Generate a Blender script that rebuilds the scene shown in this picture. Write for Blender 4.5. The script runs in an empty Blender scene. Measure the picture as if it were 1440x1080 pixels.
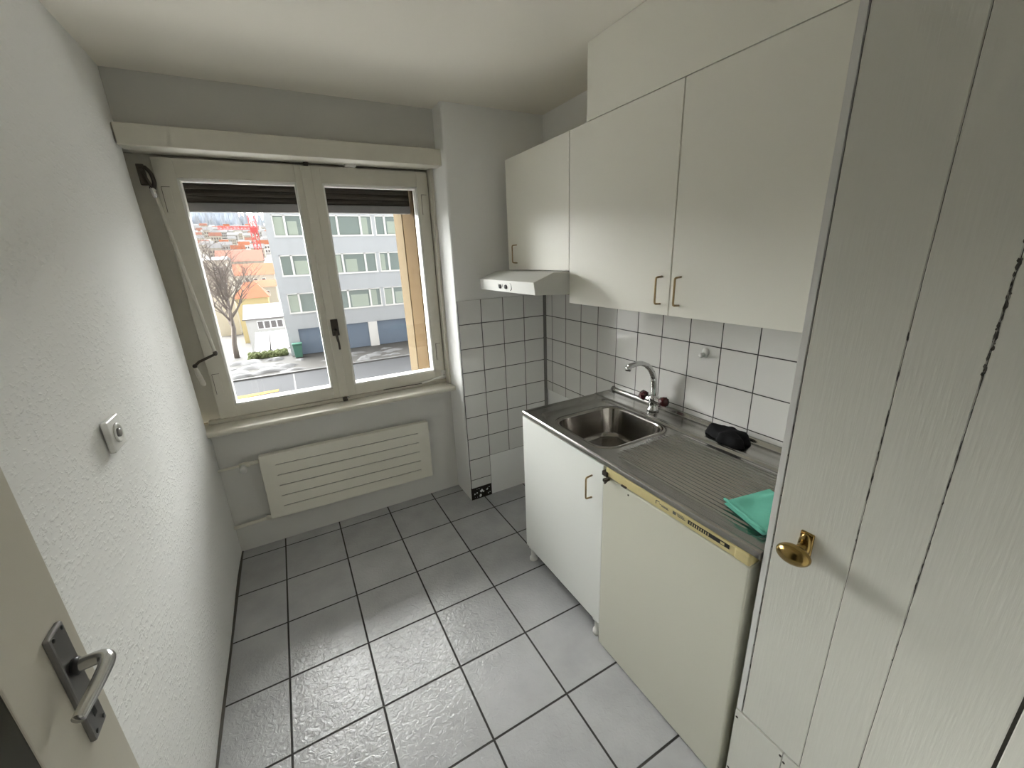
import bpy, bmesh, math, random
from mathutils import Vector, Matrix
random.seed(7)
D = bpy.data
COL = bpy.context.scene.collection
SC = bpy.context.scene
R = math.radians

# ------------------------------------------------------------------ materials
def mat(name, col, rough=.5, metal=0., spec=.5, noise=None, bump=None, emit=None):
    m = D.materials.new(name); m.use_nodes = True
    nt = m.node_tree; b = nt.nodes['Principled BSDF']
    if 'asphalt' in name or 'paving' in name or 'snow' in name or 'cloth' in name or 'slats' in name: spec = .12
    b.inputs['Base Color'].default_value = (*col, 1); b.inputs['Roughness'].default_value = rough
    b.inputs['Metallic'].default_value = metal; b.inputs['Specular IOR Level'].default_value = spec
    tc = nt.nodes.new('ShaderNodeTexCoord')
    if noise:                      # (scale, amount, (sx,sy,sz))
        sc, amt, st = noise
        mp = nt.nodes.new('ShaderNodeMapping'); mp.inputs['Scale'].default_value = st
        nt.links.new(tc.outputs['Object'], mp.inputs['Vector'])
        n = nt.nodes.new('ShaderNodeTexNoise'); n.inputs['Scale'].default_value = sc; n.inputs['Detail'].default_value = 5
        nt.links.new(mp.outputs[0], n.inputs['Vector'])
        mx = nt.nodes.new('ShaderNodeMix'); mx.data_type = 'RGBA'
        mx.inputs['A'].default_value = (*[c*(1-amt) for c in col], 1); mx.inputs['B'].default_value = (*[min(1, c*(1+amt)) for c in col], 1)
        nt.links.new(n.outputs['Fac'], mx.inputs['Factor']); nt.links.new(mx.outputs['Result'], b.inputs['Base Color'])
    if bump:                       # (scale, strength, distance, (sx,sy,sz), detail)
        sc, s, dist, st, det = bump
        mp = nt.nodes.new('ShaderNodeMapping'); mp.inputs['Scale'].default_value = st
        nt.links.new(tc.outputs['Object'], mp.inputs['Vector'])
        n = nt.nodes.new('ShaderNodeTexNoise'); n.inputs['Scale'].default_value = sc; n.inputs['Detail'].default_value = det
        nt.links.new(mp.outputs[0], n.inputs['Vector'])
        bp = nt.nodes.new('ShaderNodeBump'); bp.inputs['Strength'].default_value = s; bp.inputs['Distance'].default_value = dist
        nt.links.new(n.outputs['Fac'], bp.inputs['Height']); nt.links.new(bp.outputs[0], b.inputs['Normal'])
    if emit:
        b.inputs['Emission Color'].default_value = (*emit[:3], 1); b.inputs['Emission Strength'].default_value = emit[3]
    return m

def mnode(nt, op, a, b=None, c=None):
    n = nt.nodes.new('ShaderNodeMath'); n.operation = op
    for i, v in enumerate((a, b, c)):
        if v is None: continue
        if isinstance(v, (int, float)): n.inputs[i].default_value = v
        else: nt.links.new(v, n.inputs[i])
    return n.outputs[0]

def tile_mat(name, axes, origin, pitch, gw, tile, grout, rough, mott, bumpS, bumpsc, wob=0.0):
    m = D.materials.new(name); m.use_nodes = True
    nt = m.node_tree; b = nt.nodes['Principled BSDF']
    tc = nt.nodes.new('ShaderNodeTexCoord'); sp = nt.nodes.new('ShaderNodeSeparateXYZ')
    src = tc.outputs['Object']
    if wob:
        nz = nt.nodes.new('ShaderNodeTexNoise'); nz.inputs['Scale'].default_value = 9; nt.links.new(src, nz.inputs['Vector'])
        vm = nt.nodes.new('ShaderNodeVectorMath'); vm.operation = 'MULTIPLY_ADD'
        nt.links.new(nz.outputs['Color'], vm.inputs[0]); vm.inputs[1].default_value = (wob,)*3; nt.links.new(src, vm.inputs[2])
        src2 = vm.outputs[0]
    else: src2 = src
    nt.links.new(src2, sp.inputs[0])
    ds = []; ids = []
    for ax, o in zip(axes, origin):
        u = mnode(nt, 'DIVIDE', mnode(nt, 'SUBTRACT', sp.outputs[ax], o + wob*.5), pitch)
        fr = mnode(nt, 'FRACT', u); ids.append(mnode(nt, 'FLOOR', u))
        ds.append(mnode(nt, 'MULTIPLY', mnode(nt, 'MINIMUM', fr, mnode(nt, 'SUBTRACT', 1.0, fr)), pitch))
    dist = mnode(nt, 'MINIMUM', ds[0], ds[1])
    mr = nt.nodes.new('ShaderNodeMapRange'); mr.interpolation_type = 'SMOOTHSTEP'
    mr.inputs['From Min'].default_value = gw*.5*.8; mr.inputs['From Max'].default_value = gw*.5*1.5
    nt.links.new(dist, mr.inputs['Value'])
    cid = nt.nodes.new('ShaderNodeCombineXYZ'); nt.links.new(ids[0], cid.inputs[0]); nt.links.new(ids[1], cid.inputs[1])
    wn = nt.nodes.new('ShaderNodeTexWhiteNoise'); nt.links.new(cid.outputs[0], wn.inputs['Vector'])
    n1 = nt.nodes.new('ShaderNodeTexNoise'); n1.inputs['Scale'].default_value = 6; n1.inputs['Detail'].default_value = 4
    nt.links.new(tc.outputs['Object'], n1.inputs['Vector'])
    f = mnode(nt, 'ADD', mnode(nt, 'MULTIPLY', mnode(nt, 'SUBTRACT', n1.outputs['Fac'], .5), mott*4), mnode(nt, 'MULTIPLY', mnode(nt, 'SUBTRACT', wn.outputs['Value'], .5), mott))
    sca = mnode(nt, 'ADD', f, 1.0)
    tcol = nt.nodes.new('ShaderNodeVectorMath'); tcol.operation = 'SCALE'; tcol.inputs[0].default_value = tile
    nt.links.new(sca, tcol.inputs['Scale'])
    mx = nt.nodes.new('ShaderNodeMix'); mx.data_type = 'RGBA'; mx.inputs['A'].default_value = (*grout, 1)
    nt.links.new(tcol.outputs[0], mx.inputs['B']); nt.links.new(mr.outputs[0], mx.inputs['Factor'])
    nt.links.new(mx.outputs['Result'], b.inputs['Base Color'])
    rr = nt.nodes.new('ShaderNodeMapRange'); rr.inputs['To Min'].default_value = .85; rr.inputs['To Max'].default_value = rough
    nt.links.new(mr.outputs[0], rr.inputs['Value']); nt.links.new(rr.outputs[0], b.inputs['Roughness']); b.inputs['Specular IOR Level'].default_value = .9 if rough < .2 else .5
    n2 = nt.nodes.new('ShaderNodeTexNoise'); n2.inputs['Scale'].default_value = bumpsc; n2.inputs['Detail'].default_value = 3
    n2.inputs['Distortion'].default_value = 1.2
    nt.links.new(tc.outputs['Object'], n2.inputs['Vector'])
    b1 = nt.nodes.new('ShaderNodeBump'); b1.inputs['Strength'].default_value = bumpS; b1.inputs['Distance'].default_value = .004
    nt.links.new(n2.outputs['Fac'], b1.inputs['Height'])
    b2 = nt.nodes.new('ShaderNodeBump'); b2.inputs['Strength'].default_value = .8; b2.inputs['Distance'].default_value = .002
    nt.links.new(mr.outputs[0], b2.inputs['Height']); nt.links.new(b1.outputs[0], b2.inputs['Normal'])
    nt.links.new(b2.outputs[0], b.inputs['Normal'])
    return m

M = {}
WH = (.66, .655, .62)
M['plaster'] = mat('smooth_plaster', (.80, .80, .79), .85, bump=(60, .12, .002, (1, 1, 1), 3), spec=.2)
M['wall_paint'] = mat('grey_white_wall_paint', (.66, .655, .63), .85, bump=(60, .12, .002, (1, 1, 1), 3), spec=.2)  # plaster colour darkened to carry the shade on the window wall
M['lintel_shade'] = mat('shade_darkened_wall_paint', (.55, .545, .515), .85, bump=(60, .12, .002, (1, 1, 1), 3), spec=.2)  # darker copy of the wall paint; shade above the window put into colour
M['rough_plaster'] = mat('rough_plaster', (.80, .80, .785), .8, bump=(55, .55, .007, (1, .8, 1.3), 4), spec=.25)
M['ceiling'] = mat('ceiling_paint', (.80, .765, .69), .9, bump=(40, .08, .002, (1, 1, 1), 2), spec=.2)
M['floor'] = tile_mat('floor_tiles', (0, 1), (.2254, -.0846), .3111, .0065, (.41, .413, .42), (.028, .026, .022), .22, .11, .60, 46)
M['tile'] = tile_mat('wall_tiles_back', (1, 2), (-.6326, .7629), .152, .0037, (.72, .71, .69), (.028, .026, .024), .06, .02, .035, 9, .0012)
M['tile_pier'] = tile_mat('wall_tiles_pier', (0, 2), (1.9828, .7629), .152, .0037, (.69, .685, .665), (.028, .026, .024), .12, .02, .035, 9, .0012)
M['laminate'] = mat('cabinet_laminate', (.87, .855, .78), .42, bump=(300, .04, .001, (1, 1, 1), 2))
M['laminate_cool'] = mat('base_cabinet_laminate', (.76, .77, .74), .4, bump=(300, .04, .001, (1, 1, 1), 2))
M['fridge'] = mat('fridge_enamel', (.62, .61, .52), .38, bump=(250, .03, .001, (1, 1, 1), 2))
M['fridge_yellow'] = mat('yellowed_plastic', (.62, .53, .27), .4, noise=(14, .12, (1, 1, 1)))
M['window_paint'] = mat('window_paint', (.60, .575, .50), .42, noise=(18, .06, (1, 1, 1)), bump=(90, .12, .001, (1, 1, .2), 3))
M['window_paint_white'] = mat('glazing_bead_paint', (.75, .74, .70), .45)
M['radiator'] = mat('radiator_enamel', (.74, .72, .635), .4)
M['groove'] = mat('dark_gap', (.09, .085, .075), .8)
M['closet'] = mat('closet_paint', (.68, .675, .615), .36, noise=(5, .05, (1, 1, 1)), bump=(26, .22, .003, (7, 7, .5), 4))
M['closet_edge'] = mat('closet_edge_paint', (.72, .72, .70), .45)
M['door'] = mat('door_paint', (.58, .55, .47), .35, noise=(3, .04, (1, 1, 1)))
M['dark_glass'] = mat('dark_door_glazing', (.035, .033, .022), .25)
M['steel'] = mat('brushed_steel', (.46, .45, .425), .19, 1., noise=(5, .10, (1, 1, 1)))
M['steel_soft'] = mat('dull_steel_edge', (.34, .33, .31), .42, 1.)
M['steel_bowl'] = mat('steel_bowl', (.36, .34, .315), .17, 1.)
M['chrome'] = mat('chrome', (.62, .62, .62), .12, 1.)
M['satin'] = mat('satin_aluminium', (.60, .60, .59), .24, 1.)
M['satin_dark'] = mat('satin_plate', (.26, .255, .25), .4, .9)
M['brass'] = mat('aged_brass', (.34, .235, .085), .2, 1., noise=(40, .2, (1, 1, 1)))
M['bronze'] = mat('worn_bronze', (.34, .25, .13), .3, .9, noise=(60, .35, (1, 1, 1)))
M['dark_metal'] = mat('dark_old_metal', (.06, .05, .04), .45, .6)
M['burgundy'] = mat('burgundy_plastic', (.06, .010, .012), .25)
M['black'] = mat('black_plastic', (.012, .012, .012), .35)
M['black_cloth'] = mat('black_cloth', (.012, .012, .013), .85, bump=(90, .5, .004, (1, 1, 1), 4))
M['green'] = mat('green_cloth', (.15, .46, .355), .9, noise=(25, .10, (1, 1, 1)), bump=(420, .5, .002, (1, 1, 1), 3), spec=.15)
M['hood'] = mat('hood_enamel', (.56, .56, .53), .4)
M['hood_front'] = mat('hood_front_panel', (.80, .80, .77), .35)
M['grey_mark'] = mat('grey_print', (.10, .10, .10), .6)
M['plastic_white'] = mat('white_plastic', (.72, .72, .69), .3)
M['grey_trim'] = mat('grey_corner_trim', (.16, .155, .145), .4, .2)
M['adhesive'] = mat('dark_tile_adhesive', (.02, .013, .008), .8, bump=(90, .8, .01, (1, 1, 1), 4))
M['shutter'] = mat('shutter_slats', (.022, .017, .013), .6)
M['shutter_bar'] = mat('shutter_bar', (.10, .095, .095), .5)
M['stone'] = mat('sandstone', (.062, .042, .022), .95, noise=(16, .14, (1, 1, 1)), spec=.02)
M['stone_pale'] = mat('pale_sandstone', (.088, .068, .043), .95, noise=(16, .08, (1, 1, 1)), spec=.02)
M['hall'] = mat('hall_paint', (.55, .54, .50), .8)
# exterior
M['asphalt'] = mat('wet_asphalt', (.055, .056, .060), .95, noise=(.6, .10, (1, 1, 1)), spec=.04)
M['pave'] = mat('grey_paving', (.075, .072, .069), .8, noise=(.8, .22, (1, 1, 1)), spec=.04)
M['snow'] = mat('snow', (.15, .15, .154), .7, noise=(2, .06, (1, 1, 1)), spec=.04)
M['bounce_snow'] = mat('bounce_snow', (.80, .80, .80), .8, spec=.1, noise=(1.5, .04, (1, 1, 1)))  # bright snow added out of view to bounce light into the room
M['ext_wall'] = mat('pale_blue_render', (.47, .495, .53), .8, spec=.04)
M['ext_white'] = mat('white_window_frames', (.80, .80, .80), .5, spec=.04)
M['ext_pane'] = mat('office_glass', (.20, .25, .245), .25)
M['ext_pane_pale'] = mat('office_glass_with_blind', (.36, .42, .37), .3)
M['garage'] = mat('blue_grey_garage_door', (.20, .25, .33), .5, spec=.04)
M['roof_orange'] = mat('orange_roof_tiles', (.26, .10, .058), .8, noise=(1.2, .2, (1, 1, 1)), spec=.04)
M['roof_pink'] = mat('faded_red_roof', (.22, .105, .08), .8, noise=(1.2, .2, (1, 1, 1)), spec=.04)
M['yellow_wall'] = mat('yellow_render', (.56, .46, .25), .8, spec=.04)
M['cream'] = mat('cream_render', (.54, .51, .45), .8, spec=.04)
M['pale'] = mat('pale_render', (.46, .455, .445), .8, spec=.04)
M['bark'] = mat('bark', (.20, .175, .16), .9, spec=.04)
M['hedge'] = mat('winter_hedge', (.10, .115, .055), .9, noise=(6, .35, (1, 1, 1)), spec=.04)
M['bin'] = mat('green_bin_plastic', (.09, .20, .16), .5, spec=.04)
M['crane'] = mat('red_crane_paint', (.60, .13, .13), .5, spec=.04)
M['forest'] = mat('frosted_hazy_conifers', (.40, .43, .48), .9, noise=(.05, .3, (1, 1, 1)), spec=.04)  # lightened for frost, with distance haze put into the colour
M['hill'] = mat('snowy_hillside', (.13, .125, .12), .9, noise=(.06, .35, (1, 1, 1)), spec=.04)
M['road_yellow'] = mat('yellow_road_paint', (.26, .15, .035), .7, spec=.04)
M['kerb'] = mat('kerb_stone', (.14, .14, .14), .8, spec=.04)
M['dark_win'] = mat('far_dark_windows', (.16, .15, .15), .5, spec=.04)
M['roof_snow'] = mat('snow_on_roofs', (.24, .24, .246), .9, noise=(2, .10, (1, 1, 1)), spec=.04)
def glass_mat():
    m = D.materials.new('window_glass'); m.use_nodes = True; nt = m.node_tree; nt.nodes.clear()
    o = nt.nodes.new('ShaderNodeOutputMaterial'); t = nt.nodes.new('ShaderNodeBsdfTransparent'); g = nt.nodes.new('ShaderNodeBsdfGlossy')
    t.inputs['Color'].default_value = (.97, .98, .98, 1); g.inputs['Roughness'].default_value = .02
    fr = nt.nodes.new('ShaderNodeFresnel'); fr.inputs['IOR'].default_value = 1.35; mx = nt.nodes.new('ShaderNodeMixShader')
    nt.links.new(fr.outputs[0], mx.inputs[0]); nt.links.new(t.outputs[0], mx.inputs[1]); nt.links.new(g.outputs[0], mx.inputs[2]); nt.links.new(mx.outputs[0], o.inputs[0])
    return m
M['glass'] = glass_mat()
M['fill_pane'] = mat('glowing_fill_pane', (.8, .8, .8), .5, emit=(1., .97, .9, .25))  # emission added as fill light, no daylight behind this pane

def fleck(m):
    nt = m.node_tree; b = nt.nodes['Principled BSDF']; tc = nt.nodes.new('ShaderNodeTexCoord')
    def nz(sc, det, lo, hi):
        mp = nt.nodes.new('ShaderNodeMapping'); mp.inputs['Scale'].default_value = (1, .55, 1); nt.links.new(tc.outputs['Object'], mp.inputs['Vector'])
        n = nt.nodes.new('ShaderNodeTexNoise'); n.inputs['Scale'].default_value = sc; n.inputs['Detail'].default_value = det; nt.links.new(mp.outputs[0], n.inputs['Vector'])
        r = nt.nodes.new('ShaderNodeMapRange'); r.interpolation_type = 'SMOOTHSTEP'; r.inputs['From Min'].default_value = lo; r.inputs['From Max'].default_value = hi
        nt.links.new(n.outputs['Fac'], r.inputs['Value']); return r.outputs[0]
    h = mnode(nt, 'ADD', mnode(nt, 'MULTIPLY', nz(105, 4, .50, .70), mnode(nt, 'MULTIPLY_ADD', nz(5, 3, .38, .62), .75, .25)), mnode(nt, 'MULTIPLY', nz(16, 3, .3, .7), .5))
    bp = nt.nodes.new('ShaderNodeBump'); bp.inputs['Strength'].default_value = .42; bp.inputs['Distance'].default_value = .0035
    nt.links.new(h, bp.inputs['Height']); nt.links.new(bp.outputs[0], b.inputs['Normal'])
fleck(M['rough_plaster'])

# ------------------------------------------------------------------ mesh helpers
class MB:
    def __init__(s): s.bm = bmesh.new(); s.mats = []
    def _mi(s, m):
        if m is None: return 0
        if m not in s.mats: s.mats.append(m)
        return s.mats.index(m)
    def _merge(s, b2, m, smooth=False):
        i = s._mi(m)
        vm = {}
        for v in b2.verts: vm[v] = s.bm.verts.new(v.co)
        for f in b2.faces:
            try: nf = s.bm.faces.new([vm[v] for v in f.verts])
            except ValueError: continue
            nf.material_index = i; nf.smooth = smooth
        b2.free()
    def box(s, x0, x1, y0, y1, z0, z1, m=None, bev=0, seg=2, T=None):
        b = bmesh.new(); bmesh.ops.create_cube(b, size=1)
        x0, x1 = sorted((x0, x1)); y0, y1 = sorted((y0, y1)); z0, z1 = sorted((z0, z1))
        for v in b.verts: v.co = Vector(((x0+x1)/2 + v.co.x*(x1-x0), (y0+y1)/2 + v.co.y*(y1-y0), (z0+z1)/2 + v.co.z*(z1-z0)))
        if bev: bmesh.ops.bevel(b, geom=list(b.edges), offset=min(bev, .45*min(x1-x0, y1-y0, z1-z0)), segments=seg, profile=.5, affect='EDGES')
        if T: bmesh.ops.transform(b, matrix=T, verts=b.verts)
        s._merge(b, m); return s
    def prism(s, pts, ax, a0, a1, m=None, smooth=False, bev=0):
        """extrude a 2D polygon along axis ax (0,1,2); pts are the two remaining coords in order"""
        b = bmesh.new()
        def P(p, a):
            c = list(p); c.insert(ax, a); return Vector(c)
        v0 = [b.verts.new(P(p, a0)) for p in pts]; v1 = [b.verts.new(P(p, a1)) for p in pts]
        n = len(pts)
        b.faces.new(v0); b.faces.new(v1[::-1])
        for i in range(n): b.faces.new([v0[i], v0[(i+1) % n], v1[(i+1) % n], v1[i]])
        bmesh.ops.recalc_face_normals(b, faces=b.faces)
        if bev: bmesh.ops.bevel(b, geom=list(b.edges), offset=bev, segments=2, profile=.5, affect='EDGES')
        s._merge(b, m, smooth); return s
    def tube(s, path, r, m=None, n=12, caps=True, smooth=True):
        path = [Vector(p) for p in path]; rs = r if isinstance(r, (list, tuple)) else [r]*len(path)
        b = bmesh.new(); rings = []; up = None
        for i, p in enumerate(path):
            t = (path[min(i+1, len(path)-1)] - path[max(i-1, 0)]).normalized()
            if up is None:
                up = t.orthogonal().normalized()
            else:
                up = (up - t*up.dot(t)).normalized()
            sd = t.cross(up)
            rings.append([b.verts.new(p + (up*math.cos(2*math.pi*k/n) + sd*math.sin(2*math.pi*k/n))*rs[i]) for k in range(n)])
        for a, c in zip(rings, rings[1:]):
            for k in range(n): b.faces.new([a[k], a[(k+1) % n], c[(k+1) % n], c[k]])
        if caps: b.faces.new(rings[0][::-1]); b.faces.new(rings[-1])
        bmesh.ops.recalc_face_normals(b, faces=b.faces)
        s._merge(b, m, smooth); return s
    def lathe(s, prof, origin, axis, m=None, n=24, smooth=True):
        """prof = [(radius, along)]"""
        axis = Vector(axis).normalized(); u = axis.orthogonal().normalized(); w = axis.cross(u); o = Vector(origin)
        b = bmesh.new(); rings = []
        for r, a in prof:
            if r < 1e-6: rings.append([b.verts.new(o + axis*a)])
            else: rings.append([b.verts.new(o + axis*a + (u*math.cos(2*math.pi*k/n) + w*math.sin(2*math.pi*k/n))*r) for k in range(n)])
        for a, c in zip(rings, rings[1:]):
            for k in range(n):
                q = [a[k % len(a)], a[(k+1) % len(a)], c[(k+1) % len(c)], c[k % len(c)]]
                q2 = []
                for v in q:
                    if v not in q2: q2.append(v)
                if len(q2) > 2:
                    try: b.faces.new(q2)
                    except ValueError: pass
        if len(rings[0]) > 1: b.faces.new(rings[0][::-1])
        if len(rings[-1]) > 1: b.faces.new(rings[-1])
        bmesh.ops.recalc_face_normals(b, faces=b.faces)
        s._merge(b, m, smooth); return s
    def ell(s, c, rx, ry, rz, m=None, T=None, seg=20, rings=12):
        b = bmesh.new(); bmesh.ops.create_uvsphere(b, u_segments=seg, v_segments=rings, radius=1)
        for v in b.verts: v.co = Vector((v.co.x*rx, v.co.y*ry, v.co.z*rz))
        if T: bmesh.ops.transform(b, matrix=T, verts=b.verts)
        for v in b.verts: v.co += Vector(c)
        s._merge(b, m, True); return s
    def quad(s, pts, m=None):
        i = s._mi(m); f = s.bm.faces.new([s.bm.verts.new(Vector(p)) for p in pts]); f.material_index = i; return s
    def build(s, name, material=None, parent=None, smooth_angle=None):
        me = D.meshes.new(name)
        L = Vector((0, 0, 0)); p = parent
        while p is not None: L += p.location; p = p.parent
        if L.length: bmesh.ops.translate(s.bm, verts=s.bm.verts, vec=-L)
        s.bm.to_mesh(me); s.bm.free()
        ms = s.mats or [material]
        for m in ms: me.materials.append(M[m or material])
        o = D.objects.new(name, me); COL.objects.link(o)
        if parent is not None: o.parent = parent
        return o

def tag(o, label=None, cat=None, group=None, kind=None):
    if label: o['label'] = label
    if cat: o['category'] = cat
    if group: o['group'] = group
    if kind: o['kind'] = kind
    return o
def thing(name, label, cat, loc=(0, 0, 0), group=None, kind=None):
    o = D.objects.new(name, None); COL.objects.link(o); o.location = loc; o.empty_display_size = .05
    return tag(o, label, cat, group, kind)
def struct(o, label=None): return tag(o, label, None, None, 'structure')
def bz(P, n=12):   # Catmull-Rom through points
    P = [Vector(p) for p in P]; Q = [P[0]*2-P[1]] + P + [P[-1]*2-P[-2]]; out = []
    for i in range(1, len(Q)-2):
        for k in range(n):
            t = k/n; a, b, c, d = Q[i-1:i+3]
            out.append(.5*((2*b) + (c-a)*t + (2*a-5*b+4*c-d)*t*t + (3*b-a-3*c+d)*t**3))
    out.append(P[-1]); return out
def sst(a, b, x):
    t = max(0., min(1., (x-a)/(b-a))); return t*t*(3-2*t)

# ------------------------------------------------------------------ main sizes (metres)
W = 2.005; H = 2.391; PX = 1.371; PY = -.24; YB = -2.64
WX0, WX1, WZ0, WZ1 = .0, PX, .79, 2.12        # window niche opening
# ---------------- room shell
struct(MB().box(-.3, W+.3, YB-1.9, .0, -.12, 0).build('floor', 'floor'), 'grey ceramic tile floor with dark joints')
c = MB().box(-.3, W+.3, YB-1.9, .62, H, H+.15)
c.build('ceiling', 'ceiling'); struct(D.objects['ceiling'], 'white painted ceiling')
# left wall, grid with slight waviness
def wavy_wall():
    b = MB(); bm = b.bm; ny, nz = 110, 60; y0, y1 = YB, .08
    g = []
    for i in range(ny+1):
        row = []
        for k in range(nz+1):
            y = y0 + (y1-y0)*i/ny; z = H*k/nz
            x = .004*math.sin(3.1*y+1.7*z) + .003*math.sin(7*y-4*z)
            x += .012*max(0, 1-((y+.10)/.35)**2)*(1 if y > -.45 else 0)*sst(.3, .9, z)*(1-sst(1.3, 2.0, z))
            x = min(x, .012)
            if y > -.11: t = (y+.11)/.19; x = x*(1-t) - .07*t*t*sst(.74, .80, z)*(1-sst(2.11, 2.16, z))
            row.append(bm.verts.new((x-.004, y, z)))
        g.append(row)
    for i in range(ny):
        for k in range(nz):
            f = bm.faces.new([g[i][k], g[i][k+1], g[i+1][k+1], g[i+1][k]]); f.smooth = True
    bmesh.ops.reverse_faces(bm, faces=bm.faces)
    b.box(-.25, -.085, YB, .62, -.12, H)
    return b
wl = wavy_wall().build('wall_left', 'rough_plaster'); struct(wl, 'white rough plastered wall on the left')
# window wall: below the sill, above (lintel), pier, outer masonry
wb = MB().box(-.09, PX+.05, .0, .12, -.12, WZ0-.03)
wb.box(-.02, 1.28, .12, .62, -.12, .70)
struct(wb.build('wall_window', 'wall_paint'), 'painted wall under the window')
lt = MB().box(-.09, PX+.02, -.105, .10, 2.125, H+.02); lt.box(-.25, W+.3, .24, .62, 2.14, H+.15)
struct(lt.build('wall_lintel', 'lintel_shade'), 'painted wall strip above the window')
pr = MB(); rr = .014
pts = [(PX, .14), (PX, PY+rr)] + [(PX+rr-rr*math.cos(a), PY+rr-rr*math.sin(a)) for a in [R(k) for k in range(15, 91, 15)]] + [(W+.05, PY), (W+.05, .14)]
pr.prism(pts, 2, -.12, H+.02)
struct(pr.build('wall_pier', 'plaster'), 'painted wall pier right of the window')
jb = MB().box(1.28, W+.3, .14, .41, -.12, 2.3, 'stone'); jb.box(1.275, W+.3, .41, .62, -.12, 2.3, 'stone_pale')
struct(jb.build('wall_outer_jamb'), 'tan sandstone jamb outside the window')
struct(MB().box(W, W+.25, YB-.0, .14, -.12, H).build('wall_right', 'plaster'), 'wall behind the kitchen units')
# own building facade outside (the flat sits in a large block)
fo = MB().box(-14, -.25, .24, .62, -5.6, 9, 'stone_pale').box(W+.3, 14, .24, .62, -5.6, 9, 'stone_pale')
fo.box(-.25, W+.3, .24, .62, -5.6, -.12, 'stone_pale').box(-.25, W+.3, .24, .62, H+.15, 9, 'stone_pale').box(-.25, -.02, .24, .62, -.12, H+.15, 'stone_pale')
struct(fo.build('wall_outer'), 'outer facade of the building')
# back wall with doorway and the hall behind
bk = MB().box(.90, W+.3, YB-.12, YB, -.12, H).box(-.25, .90, YB-.12, YB, 2.05, H).box(-.25, .03, YB-.12, YB, -.12, 2.05)
struct(bk.build('wall_back', 'plaster'))
hl = MB().box(-.3, -.2, YB-1.9, YB-.12, -.12, H).box(W+.2, W+.3, YB-1.9, YB-.12, -.12, H).box(-.3, W+.3, YB-2.0, YB-1.9, -.12, .35).box(-.3, W+.3, YB-2.0, YB-1.9, 2.2, H).box(-.3, -.1, YB-2.0, YB-1.9, .35, 2.2).box(1.5, W+.3, YB-2.0, YB-1.9, .35, 2.2)
struct(hl.build('wall_hall', 'hall'))
w2 = thing('fill_window', 'added glowing fill panel framed as a window in the unseen hall', None, (.7, YB-1.95, .35)); struct(w2)
MB().box(-.1, -.04, YB-1.98, YB-1.9, .35, 2.2).box(1.44, 1.5, YB-1.98, YB-1.9, .35, 2.2).box(-.04, 1.44, YB-1.98, YB-1.9, .35, .41).box(-.04, 1.44, YB-1.98, YB-1.9, 2.14, 2.2).box(.67, .73, YB-1.98, YB-1.9, .41, 2.14).build('window_frame', 'window_paint', w2)
MB().box(-.04, 1.44, YB-1.96, YB-1.95, .41, 2.14).build('pane', 'fill_pane', w2)  # added glowing sheet, unseen, brightens the kitchen through the doorway
# tiles (8 mm slabs on the walls)
tl = MB()
tl.box(W-.008, W, -2.118, PY, .70, 1.40)
struct(tl.build('wall_right_tiles', 'tile'), 'white tiled splashback behind the sink')
tp = MB()
tp.box(PX+.004, W-.012, PY-.008, PY, .307, 1.362)
tp.box(PX+.004, 1.5268, PY-.008, PY, .092, .307)
struct(tp.build('wall_pier_tiles', 'tile_pier'), 'white tiled face of the pier beside the window')
ad = MB(); ad.box(PX+.002, 1.5268, PY-.005, PY, .0, .092, 'adhesive')
rnd = random.Random(8)
for k in range(16):
    cx_, cz_ = rnd.uniform(1.385, 1.515), rnd.uniform(.012, .078); rr_ = rnd.uniform(.002, .009)*(1.5 if 1.42 < cx_ < 1.48 else .7)
    ad.prism([(cx_+rr_*rnd.uniform(.4, 1.3)*math.cos(R(60*q)), cz_+rr_*rnd.uniform(.4, 1.3)*math.sin(R(60*q))) for q in range(6)], 1, PY-.0065, PY-.004, 'plaster')
struct(ad.build('trim_3'), 'patch of dark adhesive where a tile is missing')
tc_ = MB().prism([(W-.010, PY-.020), (W-.022, PY-.010), (W-.022, PY-.006), (W-.006, PY-.006), (W-.006, PY-.020)], 2, .0, 1.40)
struct(tc_.build('trim_2', 'grey_trim'), 'grey corner strip between the tiled walls')
struct(MB().box(-.03, .0045, -1.6, -.001, .0, .003).build('trim_4', 'groove'), 'dark gap between the left wall and the floor tiles')
# pelmet
pm = MB().box(.002, PX+.004, -.187, -.10, 2.098, 2.179, bev=.004)
pm.box(.002, PX, -.105, .04, 2.112, 2.128)
struct(pm.build('trim_1', 'window_paint'), 'cream wooden pelmet board above the window')

# ---------------- window
win = thing('window_1', 'cream painted wooden casement window with two sashes', None, (.7, .05, .8)); struct(win)
f = MB()
f.box(-.075, .10, .078, .125, .80, 2.12, bev=.003); f.box(1.30, PX, .078, .125, .80, 2.12, bev=.003)
f.box(.10, 1.30, .078, .125, 2.06, 2.12, bev=.003); f.box(.10, 1.30, .079, .125, .80, .86, bev=.003); f.box(.66, .745, .079, .11, .86, 2.06, bev=.003)
f.build('window_frame', 'window_paint', win)
l = MB(); l.box(PX-.018, PX-.001, -.035, .05, .80, 2.11, bev=.002)
l.build('side_lining', 'window_paint', win)
s_ = MB().box(-.004, PX-.001, -.098, .06, .768, .80, bev=.004); s_.box(-.05, .0, -.02, .06, .768, .80)
prof = [(-.098, .800)] + [(-.106-.012*math.sin(R(a)), .786+.014*math.cos(R(a))) for a in range(0, 181, 20)] + [(-.098, .772)]
s_.prism(prof, 0, .0, PX-.002, smooth=False)
s_.box(.004, PX-.001, .02, .05, .80, .822, bev=.004)
s_.build('window_sill', 'window_paint', win)
YS0, YS1 = .015, .078
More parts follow.
